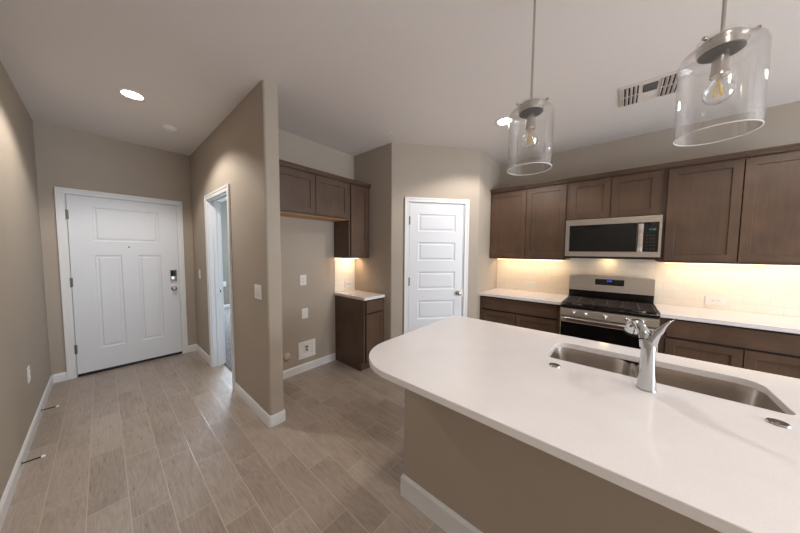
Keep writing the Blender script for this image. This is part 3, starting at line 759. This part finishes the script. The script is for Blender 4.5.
# oval covers on the counter
hc = tag(MB().lathe([(.001, 0), (.0255, 0), (.0255, .003), (.023, .0065), (.018, .0075), (.010, .006), (.001, .006)], (1.440, .221, .9062), 'z', 32).build('hole_cover', 'chrome', smooth=True),
         'round chrome cap on the counter at the left end of the sink', 'cap')
c = hc.copy(); col.objects.link(c); c.location = (1.434, -.421, .9062); c['label'] = 'round chrome cap on the counter at the right end of the sink'

# ------------------------------------------------------------------ pendants
def pendant(label, loc):
    x, y, z = loc                                              # z = bottom of the glass
    t = thing('pendant_light', label, 'pendant', (x, y, z), group='glass pendants over the island')
    r = .1015; hgt = .292; th = .003
    outp = [(r, 0), (r, hgt - .03), (r - .006, hgt - .012), (r - .018, hgt - .002), (r - .034, hgt + .001), (.062, hgt + .002), (.060, hgt + .006), (.060, hgt + .032)]
    inp = [(q - th, h_) if i < 3 else (q - th * .7, h_ - th) for i, (q, h_) in enumerate(outp)]
    inp[-1] = (.057, hgt + .032); inp[-2] = (.057, hgt + .003); inp[0] = (r - th, 0)
    g = MB().lathe(outp + inp[::-1], (x, y, z), 'z', 64, loop=True).build('glass_shade', 'glass', t, True)
    MB().lathe([(r - .0032, -.0025), (r + .0002, -.0025), (r + .0006, 0.), (r - .0034, 0.)], (x, y, z), 'z', 64, loop=True).build('rim', 'rim', g, True)
    zd = hgt - .016
    MB().lathe([(.001, zd), (.056, zd), (.0565, zd + .004), (.0565, zd + .036), (.050, zd + .044), (.012, zd + .050), (.001, zd + .050)], (x, y, z), 'z', 40).build('cap', 'nickel', t, True)
    MB().lathe([(.001, zd - .0022), (.053, zd - .0022), (.0545, zd - .0003), (.001, zd - .0003)], (x, y, z), 'z', 40).build('disc', 'dnickel', t, True)  # shade on the underside is put into the disc's dark metal
    for a in (20, 140, 260):
        dx, dy = math.cos(R(a)), math.sin(R(a)); s_ = MB()
        s_.tube([(x + dx * .0565, y + dy * .0565, z + hgt + .019), (x + dx * .070, y + dy * .070, z + hgt + .019)], .0025, 8)
        s_.tube([(x + dx * .070, y + dy * .070, z + hgt + .019), (x + dx * .080, y + dy * .080, z + hgt + .019)], .006, 12)
        s_.build('thumb_screw', 'nickel', t, True)
    MB().lathe([(.001, zd - .0024), (.0205, zd - .0024), (.0205, zd - .064), (.023, zd - .068), (.023, zd - .080), (.019, zd - .084), (.001, zd - .084)], (x, y, z), 'z', 28).build('socket', 'nickel', t, True)
    zb = zd - .0843
    bl = MB().lathe([(.012, zb), (.0145, zb - .008), (.025, zb - .018), (.034, zb - .032), (.038, zb - .048), (.036, zb - .063), (.028, zb - .077), (.014, zb - .085), (.001, zb - .087)], (x, y, z), 'z', 36).build('bulb', 'bulbglass', t, True)
    f_ = MB()
    for k in range(4):
        a = k * math.pi / 2 + .4; dx, dy = math.cos(a), math.sin(a)
        f_.tube([(x + dx * .006, y + dy * .006, z + zb - .024), (x + dx * .012, y + dy * .012, z + zb - .062)], .0025, 8)
    f_.tube([(x, y, z + zb - .006), (x, y, z + zb - .028)], .0035, 8)
    f_.build('filament', 'filament', bl)
    MB().tube([(x, y, z + zd + .0502), (x, y, H - .025)], .0055, 12).build('rod', 'nickel', t, True)
    MB().lathe([(.001, H - z - .026), (.055, H - z - .024), (.062, H - z - .018), (.062, H - z - .0005), (.001, H - z - .0005)], (x, y, z), 'z', 36).build('canopy', 'nickel', t, True)
    return t
p1 = pendant('clear glass cylinder pendant on a rod nearer the pantry door', (1.43, .369, 1.889))
dup(p1, (1.43, -.237, 1.889), 'clear glass cylinder pendant nearest the camera, in front of the ceiling vent')

# ------------------------------------------------------------------ ceiling fittings
def downlight(label, x, y, power, spot=140):
    t = thing('recessed_downlight', label, 'light', (x, y, H), group='recessed ceiling downlights')
    MB().lathe([(.066, -.001), (.066, -.005), (.086, -.004), (.090, -.0005), (.066, -.0005)], (x, y, H), 'z', 40, loop=True).build('trim_ring', 'plate', t, True)
    MB().lathe([(.001, -.004), (.0655, -.004), (.0655, -.0005), (.001, -.0005)], (x, y, H), 'z', 40).build('lens', 'lamp', t)
    d = bpy.data.lights.new('downlight_or_fill_beam', 'SPOT'); d.energy = power; d.color = (1.0, .94, .87)
    d.spot_size = R(spot); d.spot_blend = .35; d.shadow_soft_size = .06
    o_ = bpy.data.objects.new('downlight_or_fill_beam', d); col.objects.link(o_); o_.location = (x, y, H - .012)
    return t
downlight('glowing round downlight in the hall ceiling near the entry door', .222, 3.21, 58, 134)
downlight('glowing round downlight in the kitchen ceiling behind the farther pendant', 2.69, .936, 50, 140)
for (x, y, pw_) in ((2.69, -1.3, 32), (.222, -.6, 40), (.9, -2.9, 32), (2.9, -2.9, 32)):  # added unseen spots without fixtures, to brighten the room
    d = bpy.data.lights.new('downlight_or_fill_beam', 'SPOT'); d.energy = pw_; d.color = (1.0, .95, .89)
    d.spot_size = R(140); d.spot_blend = .35; d.shadow_soft_size = .06
    o_ = bpy.data.objects.new('downlight_or_fill_beam', d); col.objects.link(o_); o_.location = (x, y, H - .012)
sm = thing('smoke_detector', 'small white round smoke detector on the hall ceiling', 'smoke detector', (.528, 3.745, H))
MB().lathe([(.001, -.0005), (.062, -.0005), (.062, -.010), (.056, -.012), (.001, -.012)], (.528, 3.745, H), 'z', 36).build('base', 'plate', sm, True)
MB().lathe([(.001, -.0122), (.050, -.0122), (.048, -.026), (.040, -.033), (.001, -.034)], (.528, 3.745, H), 'z', 36).build('cover', 'plate', sm, True)
tag(MB().lathe([(.001, -.0005), (.040, -.0005), (.039, -.004), (.001, -.005)], (2.134, 2.002, H), 'z', 32).build('sprinkler_cover', 'cream', smooth=True),
    'small flat round cover on the ceiling by the pantry corner', 'cover')
vt = thing('ceiling_vent', 'white rectangular air register in the kitchen ceiling behind the near pendant', 'vent', (2.923, -.127, H))
VX0, VX1, VY0, VY1 = 2.748, 3.098, -.315, .060
z1_ = H - .0005; v = MB()
v.box(VX0, VX1, VY0, VY1, z1_ - .006, z1_, .002); v.build('frame', 'ventp', vt)
def vent_bank(ys, name):
    s_ = MB(); f_ = MB()
    for xa, xb in ((2.782, 2.922), (2.942, 3.085)):
        for y in ys:
            s_.box(xa, xb, y - .0065, y + .005, z1_ - .0075, z1_ - .0062)
            f_.box(xa, xb, y + .004, y + .010, z1_ - .013, z1_ - .0076, .001)
    b = f_.build(name, 'ventp', vt); s_.build('slots', 'dark', b)
vent_bank([.026 - .026 * k for k in range(4)], 'louver_bank'); vent_bank([-.200 - .026 * k for k in range(4)], 'louver_bank')
md = MB().box(2.806, 2.932, -.168, -.085, z1_ - .0078, z1_ - .0062).build('centre_grille', 'dark', vt)
g = MB()
for k in range(7): g.box(2.810 + k * .018, 2.818 + k * .018, -.166, -.087, z1_ - .012, z1_ - .0079, .001)
g.build('centre_slats', 'slot', md)

# ------------------------------------------------------------------ electrical plates (built in local u, v, n; u to the right, v up)
def plate(label, kind, loc, rz, gangs=1, horizontal=False, group=None, cat='outlet'):
    """plate hung at loc, facing local -Y, turned by rz"""
    names = {'switch': 'light_switch', 'outlet': 'wall_outlet', 'blank': 'wall_outlet'}
    t = thing(names[kind], label, cat, loc, rz, group)
    X = Matrix.Translation(loc) @ Matrix.Rotation(rz, 4, 'Z') @ frame((0, 0, 0), (1, 0, 0), (0, -1, 0))
    w_ = .040 + .031 * (gangs - 1); h_ = .062
    if horizontal: w_, h_ = .068, .042
    MB(X).box(-w_, w_, -h_, h_, .0005, .0065, .003, 2).build('cover_plate', 'plate', t)
    for gk in range(gangs):
        cx = (gk - (gangs - 1) / 2) * .046
        if kind == 'switch':
            b = MB(X); b.box(cx - .0165, cx + .0165, -.033, .033, .0066, .0085, .001)
            b.rings([[(cx + s_, -.029, .0086), (cx + s_, .029, .0086), (cx + s_, .029, .0105), (cx + s_, 0, .0125), (cx + s_, -.029, .0094)] for s_ in (-.013, .013)])
            b.build('rocker', 'plate', t)
        elif kind == 'outlet':
            for s_ in (-1, 1):
                du, dv_ = (s_ * .0195, 0) if horizontal else (0, s_ * .0195)
                f_ = MB(X).box(cx + du - .0145, cx + du + .0145, dv_ - .0145, dv_ + .0145, .0066, .0082, .003, 2).build('receptacle', 'plate', t)
                q = MB(X)
                if horizontal: q.box(du - .004, du + .004, .004, .0062, .0083, .0086).box(du - .004, du + .004, -.0062, -.004, .0083, .0086).box(du + .007, du + .010, -.002, .002, .0083, .0086)
                else: q.box(-.0062, -.004, dv_ - .002, dv_ + .006, .0083, .0086).box(.004, .0062, dv_ - .002, dv_ + .006, .0083, .0086).box(-.002, .002, dv_ - .010, dv_ - .007, .0083, .0086)
                q.build('slots', 'dark', f_)
        else:
            MB(X).box(-.0165, .0165, -.033, .033, .0066, .0078, .001).build('insert', 'plate', t)
    return t
plate('white double rocker switch near the end of the hall partition', 'switch', (XP1, 2.325, 1.114), R(-90), 2, cat='switch')
plate('white single rocker switch between entry door and doorway', 'switch', (XP1, 4.312, 1.142), R(-90), 1, cat='switch')
plate('white outlet low on the left hall wall', 'outlet', (XL, 3.464, .487), R(90))
plate('white outlet higher on the fridge alcove wall', 'outlet', (1.557, YA, 1.117), 0)
plate('white blank outlet plate midway up the fridge alcove wall', 'blank', (1.573, YA, .712), 0)
plate('white horizontal outlet on the tiled backsplash right of the range', 'outlet', (XR - .0075, -.738, 1.004), R(-90), 1, True)
plate('white horizontal outlet on the tiled backsplash left of the range', 'outlet', (XR - .0075, .945, 1.012), R(-90), 1, True)
plate('white horizontal outlet on the small alcove backsplash', 'outlet', (2.225, YA - .0075, 1.008), 0, 1, True)
plate('white outlet plate on the far wall seen through the doorway', 'blank', (1.97, YBR, .62), 0, cat='outlet')
# fridge water box
wb = thing('water_supply_box', 'white recessed refrigerator water box low on the alcove wall', 'utility box', (1.593, YA, .162))
f_ = MB(); x0, x1, z0, z1 = 1.482, 1.704, .162, .370; q = .045
f_.box(x0, x0 + q, YA - .010, YA - .0005, z0, z1, .002).box(x1 - q, x1, YA - .010, YA - .0005, z0, z1, .002).box(x0 + q, x1 - q, YA - .010, YA - .0005, z0, z0 + q, .002).box(x0 + q, x1 - q, YA - .010, YA - .0005, z1 - q, z1, .002)
f_.build('frame', 'plate', wb)
MB().box(x0 + q, x1 - q, YA - .003, YA - .0005, z0 + q, z1 - q).build('back_panel', 'plate', wb)
vv = MB(); vv.lathe([(.001, -.004), (.010, -.004), (.010, -.03), (.001, -.03)], (1.585, YA, .262), 'y', 16).tube([(1.585, YA - .018, .262), (1.585, YA - .018, .30)], .006, 10)
vv = vv.build('valve', 'nickel', wb, True)
MB().box(1.568, 1.602, YA - .024, YA - .013, .3005, .311, .002).build('valve_handle', 'dark', vv)
tag(MB().lathe([(.001, -.0005), (.044, -.0005), (.044, -.006), (.038, -.016), (.024, -.024), (.001, -.027)], (1.342, YA, .244), 'y', 36).build('pipe_cover', 'beige', smooth=True),
    'round beige domed cover low on the alcove wall beside the water box', 'cover')
# door stops on the left baseboard
def door_stop(label, y):
    t = thing('door_stop', label, 'door stop', (XL + .013, y, .06), group='door stops on the left baseboard')
    b = XL + .0135
    MB().lathe([(.001, 0), (.013, 0), (.013, .004), (.006, .007), (.001, .007)], (b, y, .06), 'x', 18).build('mount', 'nickel', t, True)
    MB().tube([(b + .0072, y, .06), (b + .078, y, .06)], .0042, 10).build('rod', 'dnickel', t, True)
    MB().lathe([(.001, .0782), (.0085, .0782), (.009, .090), (.006, .095), (.001, .095)], (b, y, .06), 'x', 16).build('tip', 'rubber', t, True)
    return t
s1 = door_stop('thin metal door stop on the left baseboard, farther from the camera', 3.765)
dup(s1, (XL + .013, 2.912, .06), 'thin metal door stop on the left baseboard, nearer the camera')
